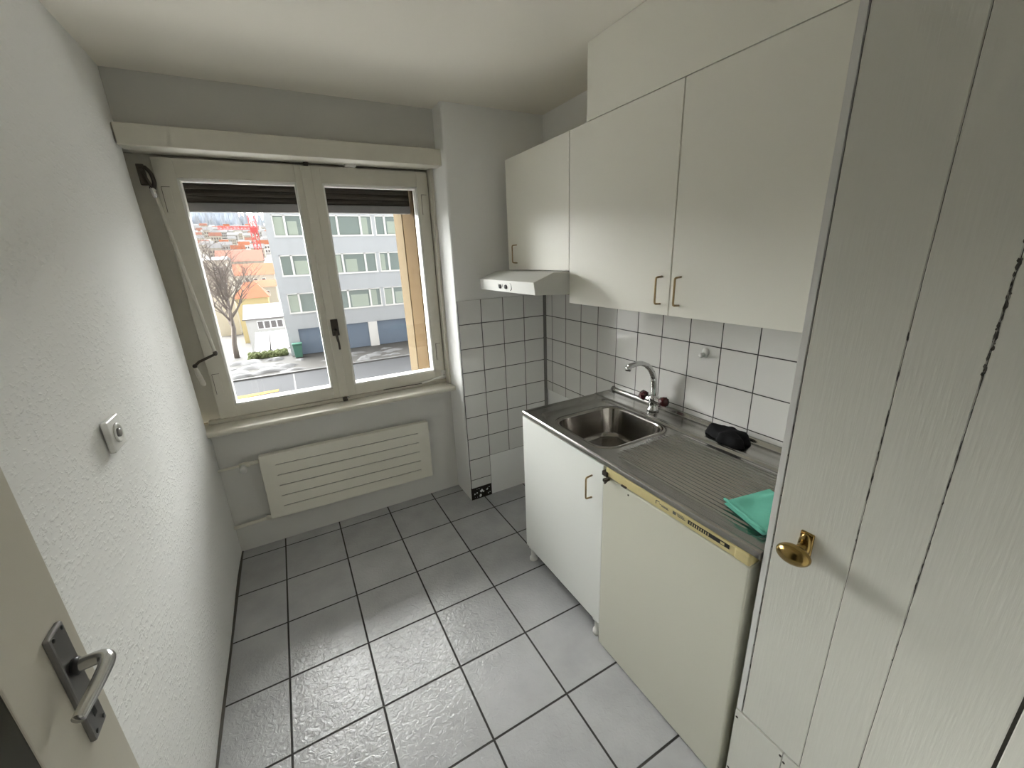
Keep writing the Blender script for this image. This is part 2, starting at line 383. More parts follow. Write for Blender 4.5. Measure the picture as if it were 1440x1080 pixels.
def sash(x0, x1, gx0, gx1, gz0, gz1, z0, z1, hinge):
    b = MB(); b.box(x0, gx0, YS0, YS1, z0, z1, bev=.0015, seg=1); b.box(gx1, x1, YS0, YS1, z0, z1, bev=.0015, seg=1)
    b.box(gx0, gx1, YS0, YS1, gz1, z1, bev=.0015, seg=1); b.box(gx0, gx1, YS0, YS1, z0, gz0, bev=.0015, seg=1)
    sh = b.build('sash', 'window_paint', win)
    q = MB(); w = .009
    q.box(gx0-.001, gx0+w, YS0+.004, YS1+.01, gz0, gz1); q.box(gx1-w, gx1+.001, YS0+.004, YS1+.01, gz0, gz1)
    q.box(gx0, gx1, YS0+.004, YS1+.01, gz1-w, gz1+.001); q.box(gx0, gx1, YS0+.004, YS1+.01, gz0-.001, gz0+w)
    q.build('glazing_bead', 'window_paint_white', sh)
    MB().box(gx0+.002, gx1-.002, .062, .066, gz0+.002, gz1-.002).build('pane', 'glass', sh)
    for zz in (1.92, 1.02):
        h = MB(); h.box(hinge-.016, hinge+.016, YS0-.0025, YS0+.002, zz-.055, zz+.055, 'window_paint', bev=.001)
        h.tube([(hinge-.016, YS0-.002, zz+.055), (hinge-.016, YS0-.002, zz-.055)], .0012, 'dark_metal', 6)
        h.tube([(hinge-.016, YS0-.002, zz+.055), (hinge+.016, YS0-.002, zz+.055)], .0012, 'dark_metal', 6)
        h.build('hinge_plate', None, sh)
    return sh
sl = sash(.062, .690, .141, .642, .889, 2.016, .826, 2.100, .092)
sr = sash(.705, 1.348, .766, 1.282, .889, 2.016, .826, 2.100, 1.318)
cv = MB().box(.672, .722, YS0-.014, YS0+.001, .832, 2.094, bev=.004); cv.build('meeting_strip', 'window_paint', win)
hd = MB(); hd.box(.688, .727, YS0-.018, YS0-.013, 1.205, 1.300, 'dark_metal', bev=.002)
hd.lathe([(.012, 0), (.012, .006), (.007, .010), (.007, .030), (.010, .034), (0, .036)], (.706, YS0-.018, 1.235), (0, -1, 0), 'dark_metal', 14)
hd.tube(bz([(.706, YS0-.050, 1.24), (.708, YS0-.052, 1.20), (.712, YS0-.048, 1.16), (.713, YS0-.040, 1.128)]), [.007]*20+[.006]*17, 'dark_metal', 10)
hd.build('window_handle', None, win)
ct = MB().box(.890, .948, YS0-.030, YS0+.01, 2.1005, 2.116, 'window_paint_white', bev=.003); ct.build('top_catch', None, win)
ct = MB().box(.690, .712, YS0-.014, YS0, 2.096, 2.125, 'dark_metal', bev=.002).box(.684, .712, YS0-.030, YS0-.002, .806, .826, 'dark_metal', bev=.004)
ct.lathe([(.008, 0), (.008, .012), (0, .014)], (.715, -.004, .823), (0, -1, .3), 'chrome', 10)
ct.build('bolt_catch', None, win)
st = MB().box(1.322, 1.352, YS0-.008, YS0, .832, .888, 'window_paint_white', bev=.002)
st.tube([(1.345, YS0-.013, .850), (1.18, YS0-.016, .829)], .0075, 'window_paint_white', 8)
st.tube([(1.18, YS0-.014, .826), (.93, YS0-.008, .826)], .0025, 'dark_metal', 6)
st.lathe([(.007, 0), (.007, .006), (0, .008)], (1.338, YS0-.008, .851), (0, -1, 0), 'dark_metal', 10)
st.build('window_stay', None, win)

# ---------------- roller shutter outside and its crank
sh = thing('roller_shutter', 'dark brown roller shutter pulled down a little outside the window glass', 'shutter', (.64, .2, 1.92))
b = MB(); z = 1.93
while z < 2.14:
    pp = [(.190, z), (.186, z+.006), (.184, z+.016), (.186, z+.026), (.190, z+.032), (.198, z+.032), (.198, z)]
    b.prism(pp, 0, -.015, 1.275); z += .031
b.build('slats', 'shutter', sh)
MB().box(-.015, 1.275, .178, .206, 1.885, 1.930, bev=.004).build('bottom_bar', 'shutter_bar', sh)
ck = thing('shutter_crank', 'shutter crank with pale rod hanging beside the left sash', 'crank', (.05, -.04, 1.0))
b = MB(); b.box(.017, .045, -.055, -.035, 1.97, 2.055, 'dark_metal', bev=.003)
b.tube(bz([(.045, -.05, 2.045), (.062, -.055, 2.02), (.066, -.05, 1.985), (.058, -.045, 1.955)]), .008, 'dark_metal', 10)
b.tube(bz([(.03, -.05, 2.04), (.040, -.07, 2.01), (.05, -.06, 1.975), (.058, -.045, 1.95)]), .006, 'dark_metal', 10)
b.lathe([(.010, 0), (.012, .02), (.009, .045), (0, .05)], (.052, -.048, 1.965), (.1, 0, -1), 'chrome', 12)
b.build('gear_bracket', None, ck)
MB().tube([(.057, -.045, 1.95), (.122, -.045, 1.20)], .0075, 'window_paint', 12).build('rod', 'window_paint', ck)
b = MB(); b.ell((.123, -.045, 1.195), .011, .011, .014, 'dark_metal'); b.tube([(.123, -.045, 1.190), (.05, -.060, 1.163), (.032, -.075, 1.148)], .0065, 'dark_metal', 10)
b.ell((.032, -.075, 1.147), .010, .010, .011, 'dark_metal'); b.build('crank_arm', None, ck)
MB().tube([(.032, -.075, 1.140), (.034, -.072, 1.12), (.044, -.062, 1.05), (.046, -.06, 1.04)], [.007, .010, .011, .008], 'window_paint', 12).build('grip', 'window_paint', ck)

# ---------------- radiator
rad = thing('radiator', 'cream panel radiator with horizontal grooves under the window', 'radiator', (.68, -.05, .19))
RT = Matrix.Translation((.68, 0, .39)) @ Matrix.Rotation(R(.9), 4, 'Y') @ Matrix.Translation((-.68, 0, -.39))
b = MB(); x0, x1, z0, z1 = .192, 1.168, .186, .588
gz = [z0+.068+i*(z1-z0-.136)/4 for i in range(5)]
edges = [z0] + [v for g in gz for v in (g-.002, g+.002)] + [z1]
b.box(x0, x1, -.066, -.030, z0, z1, 'radiator', bev=.006, T=RT)
b.box(x0+.0, x0+.075, -.074, -.066, z0, z1, 'radiator', bev=.003, T=RT); b.box(x1-.075, x1, -.074, -.066, z0, z1, 'radiator', bev=.003, T=RT)
for i in range(0, len(edges), 2): b.box(x0+.070, x1-.070, -.074, -.066, edges[i], edges[i+1], 'radiator', bev=.0015, T=RT)
b.build('panel', None, rad)
b = MB()
for g in gz: b.box(x0+.075, x1-.075, -.0675, -.0655, g-.0025, g+.0025, T=RT)
b.build('groove', 'groove', rad)
for bx in (.30, 1.03): MB().box(bx, bx+.03, -.035, .001, .25, .50).build('wall_bracket', 'radiator', rad)
b = MB(); b.tube([(.20, -.048, .560), (.15, -.048, .560), (.12, -.048, .558)], .011, n=12); b.tube([(.135, -.048, .56), (.07, -.048, .558), (.0, -.048, .556)], .007, n=10); b.lathe([(.014, -.02), (.016, 0), (.014, .03)], (.118, -.048, .558), (1, 0, 0), n=14); b.build('supply_pipe', 'radiator', rad)
b = MB(); b.lathe([(.013, 0), (.013, .02), (.018, .022), (.019, .045), (.014, .05), (0, .051)], (.118, -.055, .556), (0, -1, -.25), n=16); b.build('valve_knob', 'plastic_white', rad)
b = MB(); b.tube([(.22, -.048, .207), (.19, -.048, .200), (.10, -.048, .195), (.0, -.048, .192)], .010, n=12); b.lathe([(.015, 0), (.015, .03)], (.165, -.048, .198), (1, 0, 0), n=14); b.build('return_pipe', 'radiator', rad)

# ---------------- light switch
sw = thing('wall_switch', 'small square wall switch plate with round dial on the left wall', 'switch', (0, -1.125, 1.188))
b = MB(); b.box(-.004, .011, -1.170, -1.080, 1.143, 1.231, 'plastic_white', bev=.004, seg=3); b.build('plate', None, sw)
b = MB(); b.lathe([(.027, 0), (.027, .004), (.023, .006), (.020, .002), (0, .0015)], (.0105, -1.125, 1.187), (1, 0, 0), n=28); b.build('dial_ring', 'plastic_white', sw)
b = MB(); b.lathe([(.012, 0), (.012, .006), (.009, .008), (0, .008)], (.011, -1.125, 1.187), (1, 0, 0), n=20); b.build('dial', 'satin_dark', sw)

# ---------------- open door at the left
dr = thing('door_1', 'cream kitchen door standing open along the left wall', None, (.08, -2.2, .01)); struct(dr)
b = MB(); DX = .10
b.box(DX-.04, DX, -1.953, -1.788, .01, 2.01, 'door', bev=.0025)
b.box(DX-.04, DX, -2.60, -2.44, .01, 2.01, 'door', bev=.0025)
b.box(DX-.04, DX, -2.44, -1.953, 1.86, 2.01, 'door'); b.box(DX-.04, DX, -2.44, -1.953, .01, .25, 'door')
b.build('leaf', None, dr)
MB().box(DX-.028, DX-.002, -2.445, -1.948, .245, 1.865).build('glazing', 'dark_glass', dr)
b = MB(); b.box(DX-.001, DX+.008, -1.866, -1.824,   .924, 1.124, bev=.003); 
hp = b.build('handle_plate', 'satin_dark', dr)
b = MB()
for yy, zz in ((-1.858, 1.116), (-1.832, 1.116), (-1.858, .935), (-1.832, .935)): b.lathe([(.0035, 0), (.0035, .001), (0, .0012)], (DX+.008, yy, zz), (1, 0, 0), n=10)
b.box(DX+.0075, DX+.0086, -1.850, -1.841, .955, .976); b.build('keyhole', 'black', hp)
b = MB(); b.lathe([(.013, 0), (.013, .006), (.0105, .008)], (DX+.008, -1.845, 1.052), (1, 0, 0), 'black', 18)
b.tube(bz([(DX+.012, -1.845, 1.052), (DX+.034, -1.845, 1.054), (DX+.046, -1.850, 1.055), (DX+.051, -1.863, 1.055), (DX+.049, -1.89, 1.052), (DX+.044, -1.925, 1.048), (DX+.041, -1.943, 1.046)]), [.0098]*36+[.0098-.0022*i/37 for i in range(37)], 'satin', 14)
b.build('lever', None, dr)

# ---------------- base cabinet
cab = thing('base_cabinet', 'white base cabinet under the sink with a bent bronze handle', 'cabinet', (1.7, -1.22, 0))
XF = 1.410
b = MB(); b.box(XF+.02, W-.01, -.945, -.927, .09, .845).box(XF+.02, W-.01, -1.528, -1.510, .09, .845).box(XF+.02, W-.01, -1.51, -.945, .09, .108).box(W-.02, W-.01, -1.51, -.945, .108, .845)
b.build('carcass', 'laminate_cool', cab)
cd = MB().box(XF, XF+.018, -1.526, -.927, .092, .850, bev=.0015).build('door', 'laminate_cool', cab)
def bow(x, y, z0, z1, r=.0036, out=.030, dirx=-1):
    return MB().tube([(x, y, z1), (x+dirx*out*.80, y, z1-.002), (x+dirx*out*.94, y, z1-.004), (x+dirx*out, y, z1-.009), (x+dirx*out, y, z0+.009), (x+dirx*out*.94, y, z0+.004), (x+dirx*out*.80, y, z0+.002), (x, y, z0)], r, n=10)
bow(XF, -1.462, .682, .780).build('handle', 'bronze', cd)
for lx in (1.437, 1.95):
    for ly in (-.952, -1.49):
        b = MB(); b.lathe([(.022, 0), (.022, .012), (.014, .016), (.014, .078), (.024, .080), (.024, .092)], (lx, ly, 0), (0, 0, 1), n=16); b.build('leg', 'plastic_white', cab)

# ---------------- fridge
fr = thing('fridge', 'cream under-counter fridge with yellowed control strip', 'fridge', (1.7, -1.81, 0))
FX = 1.404
b = MB(); b.box(FX+.058, W-.03, -2.092, -1.536, .02, .850, 'fridge', bev=.004)
b.box(FX+.07, W-.06, -2.08, -1.55, .0, .02, 'black'); b.build('body', None, fr)
MB().box(FX, FX+.052, -2.095, -1.532, .008, .819, bev=.005, seg=3).build('door', 'fridge', fr)
b = MB(); b.box((FX-.005)+.004, FX+.055, -2.092, -1.547, .824, .857, bev=.003); b.box((FX-.005)+.001, (FX-.005)+.05, -2.095, -2.050, .8225, .8573, bev=.006)
cp = b.build('control_strip', 'fridge_yellow', fr)
b = MB(); b.box((FX-.005)+.0025, (FX-.005)+.005, -2.036, -1.905, .838, .850, 'black')
for i in range(9): b.box((FX-.005)+.0020, (FX-.005)+.003, -1.914-i*.0075, -1.9115-i*.0075, .840, .848, 'fridge_yellow')
b.box((FX-.005)+.0018, (FX-.005)+.003, -2.022, -2.010, .8405, .8475, 'fridge_yellow'); b.build('scale', None, cp)
b = MB()
for (a, c, z0, z1) in [(-1.785, -1.783, .838, .850), (-1.785, -1.798, .849, .851), (-1.797, -1.832, .843, .8445), (-1.806, -1.834, .8395, .841), (-1.850, -1.861, .8395, .849), (-1.866, -1.892, .844, .8455), (-1.868, -1.896, .840, .8415), (-1.858, -1.888, .848, .849)]:
    b.box((FX-.005)+.0028, (FX-.005)+.005, a, c, z0, z1)
b.build('printing', 'grey_mark', cp)
b = MB(); b.box((FX-.005)-.004, (FX-.005)+.03, -1.560, -1.534, .822, .840, bev=.002); b.box((FX-.005)-.022, (FX-.005)+.004, -1.572, -1.558, .812, .824, bev=.003); b.tube([((FX-.005)-.004, -1.575, .826), ((FX-.005)-.018, -1.566, .806)], .004, n=8)
b.build('hinge_bracket', 'dark_metal', fr)
b = MB(); b.box((FX-.005)-.002, (FX-.005)+.01, -1.655, -1.632, .824, .829); b.lathe([(.003, 0), (.003, .002)], ((FX-.005), -1.668, .806), (-1, 0, 0), n=8); b.build('door_stop', 'dark_metal', fr)

# ---------------- sink top
sk = thing('sink_unit', 'stainless steel sink top with one bowl and ribbed drainer', 'sink', (1.7, -1.52, .85))
SX0, SX1, SY1, SY0 = 1.405, W-.009, -.9275, -2.114
BX, BY, BHX, BHY, BR = 1.655, -1.275, .185, .182, .085
def sd_rr(x, y, cx, cy, hx, hy, r):
    qx = abs(x-cx)-hx+r; qy = abs(y-cy)-hy+r
    return math.hypot(max(qx, 0), max(qy, 0)) + min(max(qx, qy), 0) - r
def hgt(x, y):
    h = .876
    e = min(x-SX0, SY1-y)
    h += .006*(1-sst(.010, .020, e)); h -= .004*(1-sst(0, .004, e))
    h += .016*sst(SX1-.022, SX1-.006, x)
    h += .003*math.exp(-((x-1.872)/.007)**2) + .002*sst(1.872, 1.885, x)
    d = sd_rr(x, y, 1.655, -1.545, .205, .535, .05)
    h -= .008*(1-sst(-.011, .0, d))
    d2 = sd_rr(x, y, 1.655, -1.785, .182, .292, .06)
    k = 1-sst(-.02, .0, d2)
    h += k*.0022*math.cos((x-1.655)/.0190*2*math.pi) + k*.0010
    return h
b = MB(); bm = b.bm; nx, ny = 440, 110; g = []
for i in range(nx+1):
    x = SX0+(SX1-SX0)*i/nx
    g.append([bm.verts.new((x, SY0+(SY1-SY0)*j/ny, hgt(x, SY0+(SY1-SY0)*j/ny))) for j in range(ny+1)])
for i in range(nx):
    for j in range(ny):
        q = [g[i][j], g[i+1][j], g[i+1][j+1], g[i][j+1]]
        if any(sd_rr(v.co.x, v.co.y, BX, BY, BHX, BHY, BR) < .001 for v in q): continue
        bm.faces.new(q).smooth = True
for v in [v for v in bm.verts if not v.link_faces]: bm.verts.remove(v)
wt = b.build('worktop', 'steel', sk)
b = MB(); b.box(SX0, SX0+.016, SY0, SY1, .858, .8775, bev=.003); b.box(SX0, SX1, SY1-.016, SY1, .858, .8775, bev=.003); b.box(SX0, SX1, SY0, SY0+.012, .858, .870, bev=.002)
b.build('front_lip', 'steel_soft', wt)
b = MB(); bm = b.bm; rings = []
def rrpts(hx, hy, r, z, n=10):
    out = []
    for qx, qy, a0 in ((1, 1, 0), (-1, 1, 90), (-1, -1, 180), (1, -1, 270)):
        for k in range(n+1):
            a = R(a0+90*k/n); out.append((BX+qx*(hx-r)+r*math.cos(a), BY+qy*(hy-r)+r*math.sin(a), z))
    return out
for ins, z in [(-.016, .8670), (-.015, .8692), (-.004, .8696), (0, .8690), (.003, .866), (.005, .860), (.018, .745), (.024, .733), (.036, .725), (.055, .722), (.11, .720), (.15, .7185)]:
    rings.append([bm.verts.new(p) for p in rrpts(BHX-ins, BHY-ins, max(.02, BR-ins*.6), z)])
for a, c in zip(rings, rings[1:]):
    for k in range(len(a)): bm.faces.new([a[k], c[k], c[(k+1) % len(a)], a[(k+1) % len(a)]]).smooth = True
bm.faces.new(rings[-1]); bmesh.ops.recalc_face_normals(bm, faces=bm.faces)
ba = b.build('basin', 'steel_bowl', sk)
b = MB(); b.lathe([(.038, 0), (.038, .003), (.033, .004), (.030, .001), (0, .001)], (BX, BY, .7185), (0, 0, 1), n=24); b.build('drain', 'chrome', ba)

# ---------------- tap
tp = thing('mixer_tap', 'chrome mixer tap with two dark red knobs behind the sink bowl', 'tap', (1.93, -1.277, .88))
b = MB(); b.lathe([(.028, 0), (.028, .008), (.022, .014), (.021, .045), (.024, .052), (.024, .068), (.018, .076), (0, .078)], (1.93, -1.277, .879), (0, 0, 1), n=20)
b.lathe([(.014, -.046), (.017, -.04), (.017, .04), (.014, .046)], (1.93, -1.277, .932), (0, 1, 0), n=18); b.build('body', 'chrome', tp)
b = MB(); b.tube(bz([(1.93, -1.277, .945), (1.932, -1.272, 1.0), (1.925, -1.268, 1.05), (1.895, -1.265, 1.095), (1.85, -1.262, 1.118), (1.80, -1.260, 1.118), (1.775, -1.259, 1.112)]), [.0145]*20+[.0135]*20+[.012]*33, n=16)
b.build('spout', 'chrome', tp)
b = MB(); b.lathe([(.0135, 0), (.0135, .022), (.010, .022), (0, .018)], (1.777, -1.259, 1.117), (-.15, 0, -1), n=16); b.build('aerator', 'chrome', tp)
for sg in (1, -1):
    b = MB(); prof = [(.012, .0), (.020, .004), (.0215, .010), (.0215, .028), (.018, .034), (.010, .036), (0, .036)]
    b.lathe(prof, (1.93, -1.277+sg*.044, .934), (-.15, sg, .25), n=18)
    for k in range(9):
        a = 2*math.pi*k/9; ax = Vector((-.15, sg, .25)).normalized(); u = ax.orthogonal().normalized(); w = ax.cross(u)
        o = Vector((1.93, -1.277+sg*.044, .934)) + (u*math.cos(a)+w*math.sin(a))*.0205
        b.tube([o+ax*.006, o+ax*.030], .003, n=6)
    b.build('knob', 'burgundy', tp)

# ---------------- cloths
def blob(cx, cy, z, rx, ry, h, seed, name, m, n=46):
    rnd = random.Random(seed); ph = [(rnd.uniform(20, 75), rnd.uniform(20, 75), rnd.uniform(0, 6), rnd.uniform(.15, .4)) for _ in range(7)]
    b = MB(); bm = b.bm; rings = []
    for i in range(15):
        t = i/14; row = []
        for k in range(n):
            a = 2*math.pi*k/n; rad = (1-t)**.75*(1+.16*math.sin(3*a+seed)+.11*math.sin(5*a+2*seed)+.06*math.sin(9*a))
            x = rx*rad*math.cos(a); y = ry*rad*math.sin(a)
            w = sum(p[3]*math.sin(p[0]*x+p[1]*y+p[2]) for p in ph)/2
            row.append(bm.verts.new((cx+x, cy+y, z+h*max(0, min(1, t*4))*(.55+.28*w+.25*t))))
        rings.append(row)
    for a, c in zip(rings, rings[1:]):
        for k in range(n): bm.faces.new([a[k], a[(k+1) % n], c[(k+1) % n], c[k]]).smooth = True
    bm.faces.new(rings[-1]); bm.faces.new(rings[0][::-1])
    return b.build(name, m)
o = blob(1.920, -1.675, .8805, .050, .080, .058, 3, 'black_rag', 'black_cloth'); tag(o, 'crumpled black rag on the sink top by the tiles', 'rag')
def green():
    A, Bq, Cq, Dq = [Vector(p) for p in ((1.525, -1.93), (1.478, -2.076), (1.655, -2.106), (1.70, -1.962))]
    b = MB(); bm = b.bm; n = 26
    def layer(z0, sc, drop, top):
        g = []
        for i in range(n+1):
            row = []
            for j in range(n+1):
                u, v = i/n, j/n
                p = (A*(1-u)+Bq*u)*(1-v) + (Dq*(1-u)+Cq*u)*v
                c0 = (A+Bq+Cq+Dq)/4; p = c0+(p-c0)*sc
                e = min(u, 1-u, v, 1-v)
                z = z0 + top*(1-(1-sst(0, .10, e))**2) + .0035*math.sin(9*u+5*v)*sst(0, .25, e) + .012*max(0, 1-abs(u-v*.4-.05)*5)*sst(.25, .8, v)
                row.append((p.x, p.y, z))
            g.append(row)
        V = [[bm.verts.new(p) for p in r] for r in g]; L = [[bm.verts.new((p[0], p[1], z0)) for p in r] for r in g]
        for i in range(n):
            for j in range(n):
                bm.faces.new([V[i][j], V[i+1][j], V[i+1][j+1], V[i][j+1]]).smooth = True
                bm.faces.new([L[i][j], L[i][j+1], L[i+1][j+1], L[i+1][j]])
        for i in range(n):
            for (p, q) in (((i, 0), (i+1, 0)), ((i+1, n), (i, n)), ((0, i+1), (0, i)), ((n, i), (n, i+1))):
                bm.faces.new([V[p[0]][p[1]], L[p[0]][p[1]], L[q[0]][q[1]], V[q[0]][q[1]]])
    layer(.8765, 1.0, 0, .009); layer(.8855, .985, 0, .009)
    for p, q in ((A, Bq), (Bq, Cq)):
        pp = [p.lerp(q, i/12).to_3d()+Vector((.0015*math.sin(i*2.1), .001*math.sin(i*1.7), 0.8925+.0012*math.sin(i*1.3))) for i in range(13)]
        b.tube(pp, .0042, n=10)
    bmesh.ops.recalc_face_normals(bm, faces=bm.faces)
    return b.build('green_cloth', 'green')
tag(green(), 'folded mint green cleaning cloth lying on the ribbed drainer', 'cloth')

# ---------------- wall hook
o = MB(); o.ell((W-.010, -1.477, 1.187), .010, .0155, .0225, None); o.lathe([(.008, 0), (.007, .010), (.011, .016), (.010, .022), (0, .025)], (W-.017, -1.477, 1.182), (-1, 0, -.15), n=16)
tag(o.build('wall_hook', 'plastic_white'), 'small white hook stuck on the tiles above the sink', 'hook')

# ---------------- wall cabinets
UF = 1.690
def wall_cabinet(y0, y1, z0, z1, label, hy=None, hz=None):
    t = thing('wall_cabinet', label, 'cabinet', (1.85, (y0+y1)/2, z0), 'wall cabinets above the sink')
    b = MB(); g = .0015
    b.box(UF+.02, W-.010, y0+.001, y0+.017, z0, z1).box(UF+.02, W-.010, y1-.017, y1-.001, z0, z1).box(UF+.02, W-.010, y0+.017, y1-.017, z0, z0+.016).box(UF+.02, W-.010, y0+.017, y1-.017, z1-.016, z1).box(W-.016, W-.010, y0+.017, y1-.017, z0+.016, z1-.016)
    b.build('carcass', 'laminate', t)
    d = MB().box(UF, UF+.018, y0+g, y1-g, z0+.0005, z1-.0005, bev=.0012).build('door', 'laminate', t)
    bow(UF, hy, hz, hz+.098).build('handle', 'bronze', d)
    return t
wall_cabinet(-.928, -.33, 1.530, 2.117, 'short wall cabinet with the extractor hood fixed under it', -.432, 1.568)
wall_cabinet(-1.5285, -.930, 1.379, 2.117, 'tall wall cabinet between the short cabinet and the last one', -1.490, 1.419)
wall_cabinet(-2.116, -1.5305, 1.379, 2.117, 'tall wall cabinet next to the closet', -1.573, 1.419)
b = MB(); b.box(UF, W-.001, -2.116, -1.048, 2.1195, H-.002)
tag(b.build('boxing_panel', 'laminate'), 'plain white boxing that closes the gap between wall cabinets and ceiling', 'panel')
# ---------------- hood
hd = thing('extractor_hood', 'white extractor hood projecting under the short wall cabinet', 'hood', (1.7, -.63, 1.43))
b = MB(); b.prism([(1.4925, 1.488), (1.602, 1.527), (W-.012, 1.527), (W-.012, 1.418), (1.70, 1.418), (1.502, 1.430)], 1, -.927, -.332, bev=.0015)
b.build('canopy', 'hood', hd)
fp = MB().prism([(1.4915, 1.487), (1.4990, 1.488), (1.506, 1.431), (1.4985, 1.430)], 1, -.9265, -.3325).build('front_panel', 'hood_front', hd)
for y in (-.585, -.650):
    b = MB(); b.lathe([(.012, 0), (.010, .008), (0, .008)], (1.496, y, 1.457), (-1, 0, -.12), n=16); b.build('knob', 'grey_mark', fp)
b = MB(); b.tube(bz([(1.4945, -.694, 1.476), (1.4945, -.706, 1.470), (1.4955, -.706, 1.448), (1.4965, -.694, 1.440)]), .002, n=6)
b.build('light_symbol', 'grey_mark', fp)
for y in (-.565, -.612): MB().tube([(1.4925, y, 1.470), (1.4950, y, 1.455)], .0012, n=6).build('dial_mark', 'grey_mark', fp)

# ---------------- closet
cl = thing('built_in_closet', 'grey-white plank closet with brass knob at the right edge', 'closet', (1.7, -2.38, 0))
CX = 1.409
MB().box(CX, W-.02, -2.132, -2.118, .347, H-.002, bev=.001).build('side_panel', 'closet_edge', cl)
MB().box(W-.045, W-.02, -2.62, -2.134, .347, H-.002).build('back_panel', 'closet', cl)
gy = [-2.285, -2.384]
def planks(y0, y1, name):
    b = MB()
    cuts = [y1] + [g for g in gy if y0 < g < y1] + [y0]
    for a, c in zip(cuts, cuts[1:]):
        b.box(CX, CX+.020, c+.0005, a-.0005, .349, H-.004, 'closet', bev=.0015, seg=1)
    b.box(CX+.0025, CX+.022, y0+.001, y1-.001, .349, H-.004, 'groove')
    return b.build(name, None, cl)
MB().box(CX+.006, CX+.03, -2.62, -2.13, .3475, H-.003).build('rebate', 'groove', cl)
d1 = planks(-2.5355, -2.1345, 'door')
b = MB()
rnd = random.Random(4)
for (ya, za, zb, n, w) in [(gy[1], 1.40, 1.66, 60, .0026), (gy[1], .8, 1.40, 26, .0010), (gy[0], 1.0, 1.45, 24, .0012), (-2.1335, .37, 1.5, 22, .0008)]:
    for i in range(n):
        z = rnd.uniform(za, zb); h = rnd.uniform(.002, .010)*(1 if w > .002 else 1.4); o = rnd.uniform(-w*.7, w*.7); ww = rnd.uniform(.15, .8)*w
        b.prism([(ya+o-ww, z), (ya+o, z-h*.5), (ya+o+ww, z+h*.1), (ya+o+ww*.4, z+h), (ya+o-ww*.7, z+h*.7)], 0, CX-.0003, CX+.001)
tag(b.build('chipped_paint', 'groove', d1), kind='stuff')
kb = MB(); kb.box(CX-.006, CX+.001, -2.216, -2.188, .930, .998, bev=.005, seg=3); kb.ell((CX-.008, -2.202, .966), .008, .014, .030)
kb.tube(bz([(CX-.004, -2.202, .968), (CX-.022, -2.201, .966), (CX-.040, -2.201, .963)]), .0085, n=14)
T = Matrix.Rotation(R(-6), 4, 'X')
kb.ell((CX-.048, -2.201, .958), .0205, .0355, .0235, T=T, seg=24, rings=16)
kb.build('knob', 'brass', d1)
planks(-2.62, -2.5395, 'fixed_panel')
b = MB(); b.box(CX-.002, CX+.018, -2.247, -2.118, .0, .344, bev=.001); b.box(CX-.002, CX+.018, -2.62, -2.2485, .0, .344, bev=.001)
b.box(CX+.018, W-.02, -2.136, -2.120, .0, .344)
pl = b.build('plinth', 'closet', cl)
for (y, z) in ((-2.124, .318), (-2.124, .105), (-2.243, .33), (-2.253, .318)): MB().lathe([(.0035, 0), (.0035, .001), (0, .001)], (CX-.002, y, z), (-1, 0, 0), n=10).build('screw', 'dark_metal', pl)

# ================================================================== outside
G = -5.46
st = thing('street', 'grey street running past the house', None, (0, 15, G)); struct(st)
MB().box(-60, 60, .62, 28.2, G-.3, G).build('asphalt', 'asphalt', st)
MB().box(-60, 60, .64, 14.0, G, G+.12).build('bounce_ground', 'bounce_snow', st)  # added unseen snow slab, throws sky light up through the window
MB().box(-60, 60, 28.2, 28.45, G-.3, G+.10).build('kerb', 'kerb', st)
MB().box(-60, 60, 28.45, 37.5, G-.3, G+.06).build('pavement', 'pave', st)
b = MB()
b.prism([(-3.4, 23.75), (-.75, 24.15), (-.75, 24.6), (-3.4, 24.4)], 2, G, G+.012); b.build('road_marking', 'road_yellow', st)
b = MB(); b.box(.10, .19, 21, 28.1, G, G+.008); b.build('lane_line', 'kerb', st)
# snow banks on the pavement: uncountable patches
rnd = random.Random(11)
b = MB()
def patch(x, y, rx, ry, h):
    bm = b.bm; n = 14; ph = rnd.uniform(0, 6); c = bm.verts.new((x, y, G+.06+h)); r1 = []; r2 = []
    for k in range(n):
        a = 2*math.pi*k/n; q = 1+.28*math.sin(3*a+ph)+.15*math.sin(5*a+2*ph)
        r1.append(bm.verts.new((x+rx*.55*q*math.cos(a), y+ry*.55*q*math.sin(a), G+.06+h*.8)))
        r2.append(bm.verts.new((x+rx*q*math.cos(a), y+ry*q*math.sin(a), G+.055)))
    for k in range(n):
        bm.faces.new([c, r1[k], r1[(k+1) % n]]).smooth = True
        bm.faces.new([r1[k], r2[k], r2[(k+1) % n], r1[(k+1) % n]]).smooth = True
for i in range(46):
    x = rnd.uniform(-4.5, 12); y = rnd.uniform(28.8, 32.2); patch(x, y, rnd.uniform(.25, .9), rnd.uniform(.12, .5), rnd.uniform(.04, .14))
for x, y, rx, ry in [(-2.2, 31.6, 1.3, .8), (-3.4, 30.0, 1.0, .5), (-1.4, 29.4, 1.2, .35), (-2.9, 33.6, 1.2, .6), (-.9, 33.4, .6, .3), (-3.0, 28.9, .9, .25), (-.4, 30.4, .9, .4)]: patch(x, y, rx, ry, .22)
bmesh.ops.recalc_face_normals(b.bm, faces=b.bm.faces)
o = b.build('snow_patches', 'snow'); tag(o, 'dirty snow patches left along the far pavement', 'snow', kind='stuff')

